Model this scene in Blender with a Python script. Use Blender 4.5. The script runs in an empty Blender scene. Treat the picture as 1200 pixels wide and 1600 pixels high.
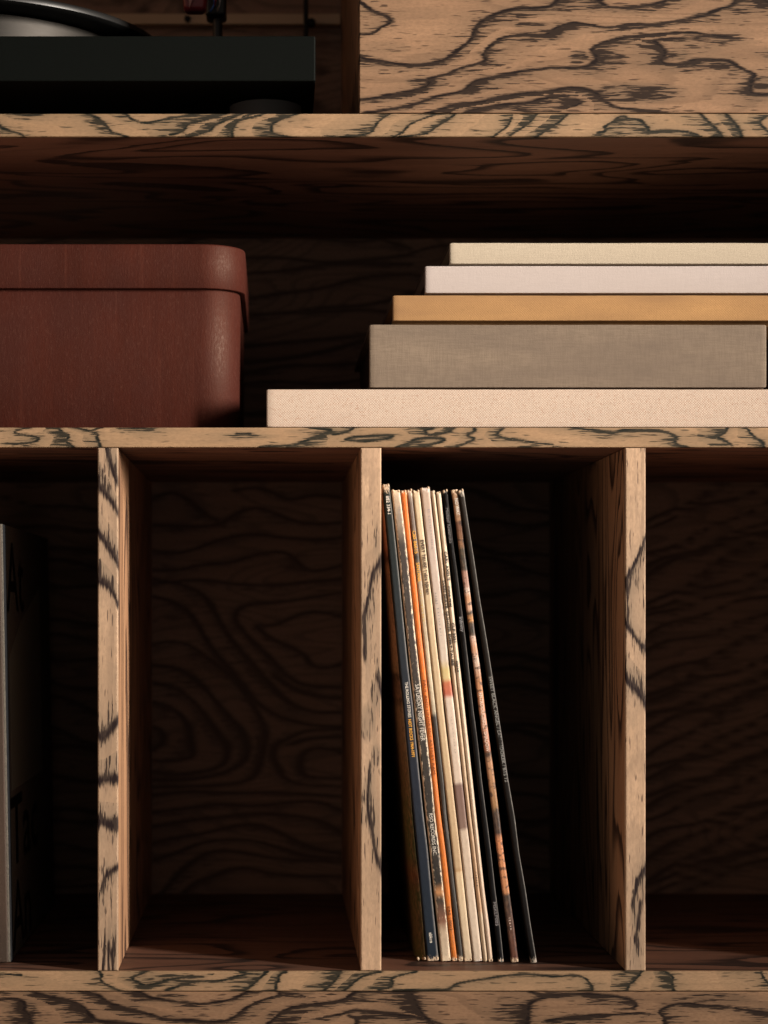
import bpy, bmesh, math, random
import numpy as np
from mathutils import Vector, Matrix
random.seed(7); rng = np.random.default_rng(7)
R = math.radians
scene = bpy.context.scene
COL = scene.collection

# ------------------------------------------------------------------ scale of the place
# The front plane of the shelving is y = 0, its back panel stands 0.36 m deeper.  A record sleeve (0.315 m) sets the scale.
K = 0.4126e-3          # metres per unit of the measured drawing on the front plane
DC = 1.306             # camera distance from the front plane
CX, CY, ZC = 429.0, 954.0, 1.0
def S(d): return DC/(DC+d)
def X(px, d=0.0): return (px-CX)*K/S(d)
def Z(py, d=0.0): return ZC+(CY-py)*K/S(d)

# ------------------------------------------------------------------ camera
cam_data = bpy.data.cameras.new('camera'); cam = bpy.data.objects.new('camera', cam_data); COL.objects.link(cam)
cam.location = (0, -DC, ZC); cam.rotation_euler = (R(90), 0, 0)
cam_data.sensor_fit = 'HORIZONTAL'; cam_data.sensor_width = 36
cam_data.lens = 36*DC/(1200*K)
cam_data.shift_x = (600-CX)/1200; cam_data.shift_y = (CY-800)/1200
cam_data.clip_start = 0.05; cam_data.clip_end = 100
cam_data.dof.use_dof = True; cam_data.dof.focus_distance = DC+0.012; cam_data.dof.aperture_fstop = 8.5
scene.camera = cam

# ------------------------------------------------------------------ light (an indoor studio picture: one hard key from the right, dim warm room)
world = bpy.data.worlds.new('World'); scene.world = world; world.use_nodes = True
bg = world.node_tree.nodes['Background']; bg.inputs[0].default_value = (1.0, 0.86, 0.76, 1); bg.inputs[1].default_value = 0.165

def aim(o, target):
    o.rotation_euler = (Vector(target)-o.location).to_track_quat('-Z', 'Y').to_euler()
key = bpy.data.lights.new('key_lamp', 'AREA'); key.energy = 5.15; key.color = (1.0, 0.90, 0.79)      # a tall narrow strip light
key.shape = 'RECTANGLE'; key.size = 0.17; key.size_y = 0.95; key.spread = R(27)
ko = bpy.data.objects.new('key_lamp', key); COL.objects.link(ko)
ko.location = (2.04, -1.20, ZC+0.66); aim(ko, (0.0, 0, 1.16))
fill = bpy.data.lights.new('fill_lamp', 'AREA'); fill.shape = 'RECTANGLE'; fill.size = 0.9; fill.size_y = 1.2; fill.energy = 4.6; fill.color = (1.0, 0.62, 0.40)
fo = bpy.data.objects.new('fill_lamp', fill); COL.objects.link(fo)
fo.location = (-1.2, -0.95, ZC-0.95); aim(fo, (0.1, 0.0, ZC))
scene.view_settings.view_transform = 'Standard'; scene.view_settings.look = 'None'
scene.view_settings.exposure = 0; scene.view_settings.gamma = 1
scene.cycles.use_denoising = True
scene.cycles.max_bounces = 8; scene.cycles.diffuse_bounces = 5

# ------------------------------------------------------------------ node helpers
class NT:
    def __init__(s, name):
        s.m = bpy.data.materials.new(name); s.m.use_nodes = True; s.t = s.m.node_tree; s.t.nodes.clear()
        s.out = s.t.nodes.new('ShaderNodeOutputMaterial'); s.b = s.t.nodes.new('ShaderNodeBsdfPrincipled')
        s.t.links.new(s.b.outputs[0], s.out.inputs[0])
        tc = s.t.nodes.new('ShaderNodeTexCoord'); s.obj = tc.outputs['Object']
    def put(s, sock, v):
        if v is None: return
        if isinstance(v, bpy.types.NodeSocket): s.t.links.new(v, sock)
        elif isinstance(v, tuple) and len(v) == 3 and sock.type == 'RGBA': sock.default_value = (*v, 1)
        else: sock.default_value = v
    def math(s, op, a, b=None, c=None, clamp=False):
        n = s.t.nodes.new('ShaderNodeMath'); n.operation = op; n.use_clamp = clamp
        for i, v in enumerate((a, b, c)): s.put(n.inputs[i], v)
        return n.outputs[0]
    def scale(s, v, sc, off=(0, 0, 0)):
        n = s.t.nodes.new('ShaderNodeMapping'); s.put(n.inputs[0], v); n.inputs[1].default_value = off; n.inputs[3].default_value = sc
        return n.outputs[0]
    def noise(s, v, scale=1.0, detail=2.0, rough=0.5, dist=0.0):
        n = s.t.nodes.new('ShaderNodeTexNoise'); s.put(n.inputs['Vector'], v); n.inputs['Scale'].default_value = scale
        n.inputs['Detail'].default_value = detail; n.inputs['Roughness'].default_value = rough; n.inputs['Distortion'].default_value = dist
        return n.outputs[0]
    def attr(s, name):
        n = s.t.nodes.new('ShaderNodeAttribute'); n.attribute_name = name; return n.outputs['Fac']
    def remap(s, v, a, b, c=0.0, d=1.0, smooth=False):
        n = s.t.nodes.new('ShaderNodeMapRange'); n.interpolation_type = 'SMOOTHSTEP' if smooth else 'LINEAR'
        for i, x in enumerate((v, a, b, c, d)): s.put(n.inputs[i], x)
        return n.outputs[0]
    def mix(s, f, a, b, mode='MIX'):
        n = s.t.nodes.new('ShaderNodeMix'); n.data_type = 'RGBA'; n.blend_type = mode
        s.put(n.inputs[0], f); s.put(n.inputs[6], a); s.put(n.inputs[7], b); return n.outputs[2]
    def sep(s, v):
        n = s.t.nodes.new('ShaderNodeSeparateXYZ'); s.put(n.inputs[0], v); return n.outputs
    def ramp(s, f, stops, mode='LINEAR'):
        n = s.t.nodes.new('ShaderNodeValToRGB'); s.put(n.inputs[0], f); cr = n.color_ramp; cr.interpolation = mode
        while len(cr.elements) > 1: cr.elements.remove(cr.elements[-1])
        for i, (p, c) in enumerate(sorted(stops, key=lambda q: q[0])[:31]):
            e = cr.elements[0] if i == 0 else cr.elements.new(p)
            e.position = p; e.color = (*c, 1)
        return n.outputs[0]
    def bump(s, h, strength=0.3, dist=0.0005):
        n = s.t.nodes.new('ShaderNodeBump'); n.inputs['Strength'].default_value = strength; n.inputs['Distance'].default_value = dist
        s.put(n.inputs['Height'], h); s.t.links.new(n.outputs[0], s.b.inputs['Normal'])
    def done(s, color=None, rough=0.5, spec=0.4):
        s.put(s.b.inputs['Base Color'], color); s.put(s.b.inputs['Roughness'], rough); s.put(s.b.inputs['Specular IOR Level'], spec)
        return s.m

def lin(r, g, b):
    f = lambda c: (c/255/12.92) if c/255 <= 0.04045 else ((c/255+0.055)/1.055)**2.4
    return (f(r), f(g), f(b))

def wood_fibres(n, grain, seed):
    """fine fibre noise, pore dashes and broad tone, stretched along the grain"""
    off = (seed*1.7, seed*0.9, seed*2.3)
    if grain == 'x': f, p, t = (28, 430, 430), (75, 620, 620), (6, 40, 40)
    else: f, p, t = (430, 430, 28), (620, 620, 75), (40, 40, 6)
    fib = n.noise(n.scale(n.obj, f, off), 1, 3, 0.62)
    pore = n.noise(n.scale(n.obj, p, off), 1, 1, 0.5)
    tone = n.noise(n.scale(n.obj, t, off), 1, 3, 0.55)
    return fib, pore, tone

def wood_traced(name, grain, ca, cb, line, seed, pore_amt=0.7, wide=1.0, jag=1.0, halo_amt=1.0, faint=0.30, rings=9.0, feather=1.0):
    """veneer whose growth rings are carried by the mesh (attributes ring = distance to the nearest ring, soft = feathered side of the ring)"""
    n = NT(name); fib, pore, tone = wood_fibres(n, grain, seed)
    fine = n.noise(n.scale(n.obj, (65, 950, 950) if grain == 'x' else (950, 950, 65), (seed, 0, 0)), 1, 2, 0.6)
    ring, soft = n.attr('ring'), n.attr('soft')
    cf = n.math('MULTIPLY_ADD', n.math('SUBTRACT', fib, 0.5), 7.0, 0.0)          # about -1 .. 1
    cg = n.math('MULTIPLY_ADD', n.math('SUBTRACT', fine, 0.5), 6.0, 0.0)
    # the ring itself: a thin core, frayed along the grain
    g = n.math('MULTIPLY_ADD', cf, 0.8*jag, n.math('MULTIPLY_ADD', cg, 1.3*jag, ring))
    wid = n.remap(tone, 0.32, 0.68, 2.1*wide, 4.6*wide)
    ln = n.remap(g, 0.3*wide, wid, 1, 0, True)
    # feather: fibres that took the dark stain, denser towards the ring
    fth = n.math('ADD', n.math('MULTIPLY', cf, 0.38), n.math('MULTIPLY', cg, 0.62))
    thr = n.math('MULTIPLY_ADD', soft, -1.60*feather, 1.20)
    streak = n.math('MULTIPLY', n.remap(n.math('SUBTRACT', fth, thr), -0.05, 0.30, 0, 0.90, True), n.math('MULTIPLY', soft, 4.0, clamp=True))
    halo = n.math('MULTIPLY', n.math('POWER', soft, 0.85), halo_amt)
    dk = n.math('MAXIMUM', ln, n.math('MULTIPLY', streak, jag if jag < 1 else 1.0))
    micro = n.noise(n.scale(n.obj, (330, 900, 900) if grain == 'x' else (900, 900, 330), (seed, 0, 0)), 1, 2, 0.6)
    base = n.mix(n.remap(tone, 0.35, 0.66), ca, cb)
    base = n.mix(n.remap(fib, 0.36, 0.66, 0, 0.50), base, tuple(c*0.58 for c in ca))
    base = n.mix(n.remap(micro, 0.40, 0.64, 0, 0.46), base, tuple(c*0.50 for c in ca))
    # faint growth bands between the marked rings
    h = n.noise(n.scale(n.obj, (3.2, 16, 16) if grain == 'x' else (16, 16, 3.2), (seed*3.1, seed*1.3, seed*0.7)), 1, 1.6, 0.45, 0.55)
    h = n.math('MULTIPLY_ADD', n.math('SUBTRACT', fib, 0.5), 0.45, n.math('MULTIPLY', h, rings)); fr = n.math('FRACT', h)
    band = n.math('MAXIMUM', n.remap(fr, 0.03, 0.40, 1.0, 0.0, True), n.remap(fr, 0.92, 1.0, 0.0, 1.0, True))
    base = n.mix(n.math('MULTIPLY', band, faint), base, tuple(0.30*a+0.7*l for a, l in zip(ca, line)))
    base = n.mix(halo, base, tuple(0.38*a*k+0.5*l for a, l, k in zip(ca, line, (0.92, 1.02, 1.08))))
    pd = n.math('MULTIPLY', n.remap(pore, 0.645, 0.73, 0, 1, True), pore_amt)
    col = n.mix(pd, base, tuple(l*1.8 for l in line))
    col = n.mix(dk, col, line)
    n.bump(n.math('SUBTRACT', n.math('MULTIPLY', fib, 0.6), n.math('MAXIMUM', pd, dk)), 0.25, 0.0003)
    return n.done(col, n.remap(fib, 0.3, 0.7, 0.54, 0.70), 0.14)

def wood_plain(name, grain, ca, cb, line, seed, rings=9.0, lo=3.2, hi=15.0, depth=None, slope=0.0):
    """the same veneer for hidden faces: rings are the level lines of a stretched noise, sharp on one side and feathered on the other"""
    n = NT(name); fib, pore, tone = wood_fibres(n, grain, seed)
    off = (seed*3.1, seed*1.3, seed*0.7)
    sc = (lo, depth or hi, hi) if grain == 'x' else (depth or hi, hi, lo)
    h = n.noise(n.scale(n.obj, sc, off), 1, 1.6, 0.45, 0.55)
    h = n.math('MULTIPLY', h, rings)
    if slope:
        xyz = n.sep(n.obj); h = n.math('ADD', h, n.math('MULTIPLY_ADD', xyz[2], slope, n.math('MULTIPLY', xyz[0], -slope*0.4)))
    h = n.math('MULTIPLY_ADD', n.math('SUBTRACT', fib, 0.5), 0.35, h)
    fr = n.math('FRACT', h)
    dk = n.math('MAXIMUM', n.remap(fr, 0.04, 0.42, 0.92, 0.0, True), n.remap(fr, 0.93, 1.0, 0, 0.92, True))
    streak = n.math('MULTIPLY', n.remap(fib, 0.58, 0.68, 0, 0.5, True), n.remap(fr, 0.0, 0.8, 1, 0))
    dk = n.math('MAXIMUM', dk, streak)
    base = n.mix(n.remap(tone, 0.35, 0.66), ca, cb)
    pd = n.math('MULTIPLY', n.remap(pore, 0.655, 0.74, 0, 1, True), 0.5)
    col = n.mix(pd, base, tuple(l*1.6 for l in line)); col = n.mix(dk, col, line)
    n.bump(n.math('SUBTRACT', n.math('MULTIPLY', fib, 0.6), dk), 0.25, 0.0003)
    return n.done(col, n.remap(fib, 0.3, 0.7, 0.48, 0.62), 0.35)

EDGE_A, EDGE_B, EDGE_L = (0.51, 0.318, 0.182), (0.375, 0.228, 0.127), (0.012, 0.013, 0.010)
DOOR_A, DOOR_B, DOOR_L = (0.41, 0.240, 0.140), (0.300, 0.172, 0.100), (0.011, 0.0062, 0.0052)
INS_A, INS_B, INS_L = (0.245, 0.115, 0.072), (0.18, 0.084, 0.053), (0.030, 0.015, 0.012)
M = {}
M['edge_x'] = wood_traced('veneer edge, grain along', 'x', EDGE_A, EDGE_B, EDGE_L, 1, faint=0.12, wide=0.85, feather=0.98)
M['edge_z'] = wood_traced('veneer edge, upright grain', 'z', (0.61, 0.41, 0.27), (0.46, 0.30, 0.187), (0.020, 0.012, 0.012), 2)
M['door'] = wood_traced('veneer door face', 'x', DOOR_A, DOOR_B, DOOR_L, 3, faint=0.42, rings=13.0, feather=1.16, wide=0.88)
M['drawer'] = wood_traced('veneer drawer face', 'x', tuple(c*0.86 for c in DOOR_A), tuple(c*0.86 for c in DOOR_B), DOOR_L, 4, faint=0.42, rings=13.0, feather=1.16, wide=0.95)
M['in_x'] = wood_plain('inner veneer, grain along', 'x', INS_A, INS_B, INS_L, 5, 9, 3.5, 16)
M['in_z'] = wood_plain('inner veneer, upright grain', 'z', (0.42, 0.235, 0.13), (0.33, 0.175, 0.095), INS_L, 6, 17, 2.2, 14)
M['floor'] = wood_plain('inner veneer of the lowest shelf', 'x', tuple(c*0.58 for c in INS_A), tuple(c*0.58 for c in INS_B), tuple(c*0.5 for c in INS_L), 8, 9, 3.5, 16)  # same veneer darkened, in place of weaker light on this shelf
M['back'] = wood_traced('back veneer', 'x', (0.42, 0.27, 0.20), (0.36, 0.22, 0.155), (0.10, 0.068, 0.052), 7, 0.15, 1.8, 0.8, 0.75, 0.85, 21.0)

# ------------------------------------------------------------------ object helpers
def link(name, me, mat=None, parent=None, smooth=False):
    o = bpy.data.objects.new(name, me); COL.objects.link(o)
    if mat is not None:
        for m_ in (mat if isinstance(mat, list) else [mat]): me.materials.append(m_)
    if parent is not None: o.parent = parent
    if smooth:
        for p in me.polygons: p.use_smooth = True
    return o
def thing(name, loc, label, cat, group=None, rot=(0, 0, 0)):
    o = bpy.data.objects.new(name, None); COL.objects.link(o); o.empty_display_size = 0.05
    o.location = loc; o.rotation_euler = rot; o['label'] = label; o['category'] = cat
    if group: o['group'] = group
    return o
def mesh_of(name, vs, fs, idx=None):
    me = bpy.data.meshes.new(name); me.from_pydata([tuple(v) for v in vs], [], fs); me.update()
    if idx: me.polygons.foreach_set('material_index', idx)
    return me
def bm_mesh(name, bm):
    me = bpy.data.meshes.new(name); bm.normal_update(); bm.to_mesh(me); bm.free(); return me
def bevel_box(name, x0, x1, y0, y1, z0, z1, r, mat, parent, seg=2, smooth=False):
    bm = bmesh.new(); bmesh.ops.create_cube(bm, size=1)
    for v in bm.verts: v.co = ((x0+x1)/2+v.co.x*(x1-x0), (y0+y1)/2+v.co.y*(y1-y0), (z0+z1)/2+v.co.z*(z1-z0))
    if r: bmesh.ops.bevel(bm, geom=bm.edges[:], offset=r, segments=seg, profile=0.5, affect='EDGES')
    return link(name, bm_mesh(name, bm), mat, parent, smooth)
def lathe(name, prof, mat, parent, loc=(0, 0, 0), seg=64, axis='z', smooth=True):
    vs, fs = [], []
    for r, z in prof:
        for k in range(seg):
            a = 2*math.pi*k/seg; vs.append((r*math.cos(a), r*math.sin(a), z))
    for j in range(len(prof)-1):
        for k in range(seg):
            k2 = (k+1) % seg; fs.append((j*seg+k, j*seg+k2, (j+1)*seg+k2, (j+1)*seg+k))
    fs.append(tuple(range(seg))[::-1]); fs.append(tuple((len(prof)-1)*seg+k for k in range(seg)))
    me = mesh_of(name, vs, fs); o = link(name, me, mat, parent, False); o.location = loc
    if axis == 'x': o.rotation_euler = (0, R(90), 0)
    if axis == 'y': o.rotation_euler = (R(90), 0, 0)
    if smooth:
        for p in me.polygons: p.use_smooth = len(p.vertices) == 4
        me.set_sharp_from_angle(angle=R(40)) if hasattr(me, 'set_sharp_from_angle') else None
    return o
def tube(name, pts, r, mat, parent, seg=10):
    vs, fs = [], []; P = [Vector(p) for p in pts]; up = Vector((0.13, 0.2, 0.97))
    for i, p in enumerate(P):
        t = (P[min(i+1, len(P)-1)]-P[max(i-1, 0)]).normalized(); a = t.cross(up)
        if a.length < 1e-3: a = t.cross(Vector((1, 0, 0)))
        a.normalize(); b = t.cross(a)
        for k in range(seg):
            th = 2*math.pi*k/seg; vs.append(p+(a*math.cos(th)+b*math.sin(th))*r)
    for i in range(len(P)-1):
        for k in range(seg):
            k2 = (k+1) % seg; fs.append((i*seg+k, i*seg+k2, (i+1)*seg+k2, (i+1)*seg+k))
    fs.append(tuple(range(seg))[::-1]); fs.append(tuple((len(P)-1)*seg+k for k in range(seg)))
    return link(name, mesh_of(name, vs, fs), mat, parent, True)

# ------------------------------------------------------------------ growth rings measured on the real veneer (drawing units)
def z2(lines, s, ox, oy):       # a list of polylines measured on an enlargement, back to drawing units
    return [[(ox+x/s, oy+y/s) for x, y in l] for l in lines]
def ring_field(pts, lines, blobs, grain, along=0.25, core=0.52, flip=1.0):
    """distance (shrunk along the grain) of every point to the nearest ring, and the soft dark side of each ring"""
    P = np.array(pts, float); Q = P.copy()
    if grain == 'z': Q = Q[:, ::-1]
    best = np.full(len(Q), 1e3); side = np.zeros(len(Q)); thin = np.full(len(Q), 1e3)
    for li, l in enumerate(lines):
        A = np.array(l, float)
        if grain == 'z': A = A[:, ::-1]
        if len(A) > 2:          # smooth the drawn corners a little and give them a natural wander
            for _ in range(2):
                A = np.vstack([A[:1], np.column_stack([(0.75*A[:-1]+0.25*A[1:]), (0.25*A[:-1]+0.75*A[1:])]).reshape(-1, 2), A[-1:]])
        lo, hi = A.min(0)-140, A.max(0)+140
        m = (Q[:, 0] > lo[0]) & (Q[:, 0] < hi[0]) & (Q[:, 1] > lo[1]+90) & (Q[:, 1] < hi[1]-90)
        ids = np.nonzero(m)[0]
        if not len(ids): continue
        q = Q[ids]*np.array([along, 1.0]); B = A*np.array([along, 1.0])
        bd = np.full(len(ids), 1e3); bs = np.zeros(len(ids)); tn = np.full(len(ids), 1e3)
        for a, b in zip(B[:-1], B[1:]):
            ab = b-a; L = (ab**2).sum()+1e-9
            t = np.clip(((q-a)@ab)/L, 0, 1); dv = q-a-t[:, None]*ab; d = np.sqrt((dv**2).sum(1))
            sg = np.sign(ab[0]*dv[:, 1]-ab[1]*dv[:, 0])
            tn = np.minimum(tn, np.sqrt((dv[:, 0]*core/along)**2+dv[:, 1]**2))
            u = d < bd; bd[u] = d[u]; bs[u] = sg[u]
        thin[ids] = np.minimum(thin[ids], tn)
        u = bd < best[ids]; best[ids[u]] = bd[u]; side[ids[u]] = bs[u]*flip
    wv = 0.5+0.5*np.sin(P[:, 0]/61.0+P[:, 1]/23.0+1.7*np.sin(P[:, 0]/37.0))      # how strongly this stretch of a ring is feathered
    soft = np.exp(-best/19.0)*np.where(side > 0, 0.62+0.38*wv, 0.26+0.28*wv)+np.exp(-best/3.0)*0.25
    for (cx, cy, rx, ry, st) in blobs:
        x, y = P[:, 0], P[:, 1]; e = ((x-cx)/rx)**2+((y-cy)/ry)**2
        soft = np.maximum(soft, st*np.clip(1.3-e, 0, 1))
    return thin, np.clip(soft, 0, 1)

def facing(name, px0, px1, py0, py1, thick, grain, mat, parent, lines=(), blobs=(), d=0.0, r=0.0007, step=1.7, flip=1.0, dense=(-25, 1225, -25, 1625), along=0.25, core=0.46):
    """a veneered board seen from the front: a fine sheet of points with rounded edges, sides and back; it carries the rings"""
    x0, x1, z0, z1 = X(px0, d), X(px1, d), Z(py1, d), Z(py0, d)
    def axis(a, b, lo, hi):
        e = [0, 0.12, 0.35, 0.65, 1.0]
        mid = []; p = a+r; rr = r
        st = step*K
        while p < b-r-1e-5:
            mid.append(p); p += st if lo <= p <= hi else st*9
        mid.append(b-r)
        return np.array([a+r*t for t in e[:-1]]+mid+[b-r*t for t in e[:-1]][::-1])
    us = axis(x0, x1, X(dense[0]), X(dense[1])); ws = axis(z0, z1, Z(dense[3]), Z(dense[2]))
    def lift(v, a, b):
        e = np.minimum(np.minimum(v-a, b-v), r); return r-np.sqrt(np.maximum(r*r-(r-e)**2, 0))
    U, W_ = np.meshgrid(us, ws); D = np.maximum(lift(U, x0, x1), lift(W_, z0, z1))+d
    nu, nw = len(us), len(ws)
    V = np.column_stack([U.ravel(), D.ravel(), W_.ravel()])
    px = V[:, 0]/K*S(d)+CX; py = CY-(V[:, 2]-ZC)/K*S(d)
    ring, soft = ring_field(np.column_stack([px, py]), lines, blobs, grain, along, core, flip=flip)
    i = np.arange(nu*nw).reshape(nw, nu)
    F = np.stack([i[:-1, :-1], i[:-1, 1:], i[1:, 1:], i[1:, :-1]], -1).reshape(-1, 4)
    # skirt + back
    loop = list(i[0, :])+list(i[1:, -1])+list(i[-1, -2::-1])+list(i[-2:0:-1, 0]); n0 = len(V)
    back = V[loop].copy(); back[:, 1] = d+thick
    V2 = np.vstack([V, back]); m = len(loop)
    sk = [(loop[k], n0+k, n0+(k+1) % m, loop[(k+1) % m]) for k in range(m)]
    fs = [tuple(int(q) for q in f) for f in F]+[tuple(int(q) for q in f) for f in sk]+[tuple(range(n0, n0+m))[::-1]]
    me = mesh_of(name, V2.tolist(), fs)
    for nm, arr in (('ring', ring), ('soft', soft)):
        a = me.attributes.new(nm, 'FLOAT', 'POINT'); a.data.foreach_set('value', np.concatenate([arr, arr[loop]]).astype(np.float32))
    o = link(name, me, mat, parent)
    me.polygons.foreach_set('use_smooth', [True]*len(F)+[False]*(m+1))
    return o

DOOR_LINES = z2([[(10,5),(40,35),(90,65),(150,85),(190,110),(185,140),(130,160),(105,190),(60,205),(-15,200)],
 [(-15,325),(60,350),(150,358),(230,375),(320,380),(430,370),(500,350),(560,315),(600,275),(660,235),(675,190),(690,150),(740,110),(800,80),(870,60),(950,45),(1060,45),(1120,38),(1160,10),(1190,-30)],
 [(-15,588),(100,575),(180,555),(260,545),(340,525),(400,505),(420,485),(405,465),(440,450),(520,435),(560,410),(620,390),(700,370),(755,352),(725,325),(750,290),(790,250),(850,215),(920,205),(1000,200),(1090,208),(1130,185),(1160,160),(1200,148),(1250,130),(1320,138),(1390,155),(1460,160),(1530,152),(1590,140),(1700,142),(1760,140),(1840,125),(1920,110),(2000,98),(2060,78),(2100,55),(2190,35),(2215,-10)],
 [(40,662),(170,640),(260,625),(330,608),(400,585),(470,560),(560,545),(620,530),(650,500),(690,470),(780,455),(830,440),(900,430),(960,410),(1060,405),(1120,395),(1200,397),(1280,398),(1330,390),(1380,370),(1400,340),(1380,310),(1360,290),(1390,268),(1440,245),(1500,230),(1600,212),(1720,200),(1820,192),(1940,188),(2040,200),(2150,215)],
 [(390,668),(460,645),(540,620),(600,608),(700,600),(780,580),(860,560),(960,550),(1050,540),(1150,530),(1200,518),(1280,515),(1340,525),(1400,545),(1420,580),(1470,605),(1500,628),(1620,640),(1760,650)],
 [(640,652),(720,632),(820,615),(930,605),(1010,600),(1080,575),(1200,558)],
 [(1390,-20),(1440,35),(1520,45),(1630,38),(1730,25),(1800,5),(1830,-20)],
 [(1225,580),(1290,585),(1300,605),(1260,622)],
 [(1730,235),(1820,225),(1900,222)], [(1735,240),(1775,275),(1805,312),(1770,350),(1785,372),(1860,378),(1920,375),(1960,350),(2020,345),(2100,350),(2180,355),(2220,390),(2280,415),(2330,437),(2300,470),(2302,505),(2290,545),(2370,555),(2480,540)],
 [(1990,215),(2080,200),(2180,215)], [(620,-60),(300,-120),(-10,-90)], [(2300,-40),(2500,60),(2800,120),(3100,90)], [(2500,300),(2700,340),(3000,320)]], 3.75, 560, 0)
DOOR_BLOBS = [(1085,72,62,20,0.55),(1192,130,26,16,0.85),(990,146,95,20,0.80),(905,90,20,14,0.7),(655,128,26,8,0.85),(1105,24,30,7,0.8),(735,128,22,8,0.5),(600,75,48,14,0.45),(565,88,26,8,0.6),(640,22,80,14,0.33),(735,48,22,10,0.55),(870,155,26,9,0.7),(830,40,40,8,0.6),(1060,85,26,12,0.8),(610,32,12,9,0.7),(1000,15,60,8,0.45),(575,50,16,8,0.6)]
TOP_EDGE = (z2([[(-40,60),(5,100),(40,118),(80,125),(110,140)],[(415,36),(460,60),(490,80),(510,105),(520,125),(560,135),(600,148)],[(585,36),(605,50),(620,68),(690,82),(720,75),(780,60),(850,50),(910,36)],[(1060,38),(1000,58),(930,75),(880,85),(870,105),(855,125),(800,137)],[(1140,38),(1050,72),(1000,95),(985,120),(930,135),(870,150)],[(1220,46),(1110,72),(1100,95),(1085,115),(1090,150)],[(70,36),(110,44),(160,44),(200,36)]], 3, 0, 165)
 + z2([[(200,36),(130,60),(80,80),(70,105),(75,130),(130,142),(220,152)],[(640,34),(570,75),(555,105),(545,125),(500,138),(400,150)],[(890,34),(830,45),(760,70),(715,90),(690,125),(640,150)],[(940,34),(890,75),(850,95),(810,130),(740,140),(670,146)],[(1200,56),(1180,100),(1140,125),(1110,150)],[(0,36),(-40,48)]], 3, 400, 165)
 + z2([[(120,34),(90,75),(50,105),(-10,140)],[(265,36),(225,75),(180,105),(110,150)],[(400,130),(440,120),(430,98),(480,70),(500,50),(530,46),(540,60),(600,65),(620,85),(640,105),(640,125),(700,115),(820,120),(870,138)],[(880,34),(920,75),(960,110),(990,150)],[(1000,34),(1030,65),(1060,100),(1080,150)],[(1200,50),(1155,75),(1185,110),(1230,140)],[(1300,34),(1340,90),(1420,150)],[(1600,34),(1560,90),(1500,150)]], 3, 800, 165)
 + [[(-80,176),(-110,215)],[(-170,176),(-150,215)]])
TOP_BLOBS = [(48,180,18,4,0.6),(1175,190,25,10,0.55),(1075,205,50,7,0.5),(975,186,14,8,0.6),(455,188,36,10,0.40),(560,196,40,12,0.40),(585,182,18,5,0.55),(940,205,26,8,0.45),(330,195,14,14,0.4)]
MID_EDGE = (z2([[(150,38),(100,46),(60,62),(110,72),(170,80),(185,92),(160,110),(60,120)],[(275,32),(285,58),(325,72),(320,90),(305,100),(345,130)],[(350,38),(400,50),(440,60),(465,72),(450,85),(465,105),(470,130)],[(480,38),(430,52)],[(560,42),(680,40)],[(1110,66),(1170,68)]], 3, 0, 655)
 + z2([[(20,130),(90,124),(170,122),(220,105),(280,80),(330,60),(360,50),(250,42)],[(455,42),(430,62),(360,72)],[(420,95),(450,82),(520,78),(600,73),(650,76),(620,90),(560,100),(480,105),(425,98)],[(660,130),(720,110),(750,90),(820,85),(890,92),(870,108),(790,128)],[(830,42),(790,50),(800,68)],[(930,42),(900,62),(840,75)],[(1020,32),(1030,60),(980,75),(1030,90),(1000,110),(940,130)],[(1160,42),(1120,75),(1195,94)]], 3, 400, 655)
 + z2([[(0,92),(60,100),(100,112),(190,118)],[(280,40),(370,48),(430,55),(480,62),(520,52),(600,50),(680,48),(740,65),(775,80),(760,100),(775,120),(820,128)],[(1010,40),(1000,65),(960,85),(990,95),(1030,120)],[(1100,38),(1130,80),(1175,105),(1180,130)],[(1300,34),(1290,90),(1350,130)],[(1700,34),(1600,130)]], 3, 800, 655)
 + [[(-60,665),(-90,702)],[(-200,665),(-160,702)]])
MID_BLOBS = [(478,674,40,5,0.5),(990,672,40,5,0.5),(1085,684,44,9,0.5),(845,691,30,4,0.55),(145,677,20,6,0.5),(560,686,20,5,0.3),(700,690,34,6,0.35),(378,678,28,4,0.45),(25,676,25,5,0.35),(1000,672,10,4,0.7)]
BOT_EDGE = (z2([[(0,87),(60,88),(130,94)],[(620,70),(640,100),(625,125),(660,150),(710,175),(770,196)],[(920,70),(810,118),(870,140),(900,165),(970,150),(1060,120),(1200,100)],[(1040,190),(1150,150),(1250,130),(1380,130),(1450,110),(1550,85),(1500,76)]], 4, 0, 1500)
 + z2([[(470,70),(430,110),(390,145),(350,180),(320,196)],[(590,72),(540,95),(545,120),(525,150),(525,196)],[(930,70),(910,110),(880,145),(820,196)],[(1180,74),(1080,95),(1020,130),(980,170),(945,196)]], 4, 300, 1500)
 + z2([[(200,74),(130,90),(40,115),(60,145),(40,175),(-30,183)],[(60,190),(200,186),(410,185),(440,150),(540,130),(680,110),(760,95),(900,85),(1000,98),(1100,100),(1200,92),(1250,105),(1285,140),(1305,165),(1300,196)]], 4, 600, 1500)
 + z2([[(410,70),(380,120),(330,155),(320,196)],[(560,74),(610,105),(600,140),(612,196)],[(1160,76),(1170,110),(1210,150)],[(1400,70),(1500,196)]], 4, 900, 1500) + [[(-60,1515),(-90,1550)]])
BOT_BLOBS = [(262,1532,70,14,0.85),(235,1530,34,10,0.7),(10,1535,24,10,0.45),(1075,1528,40,10,0.40),(1190,1524,20,8,0.5),(700,1540,36,8,0.4),(995,1530,16,12,0.4)]
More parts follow.
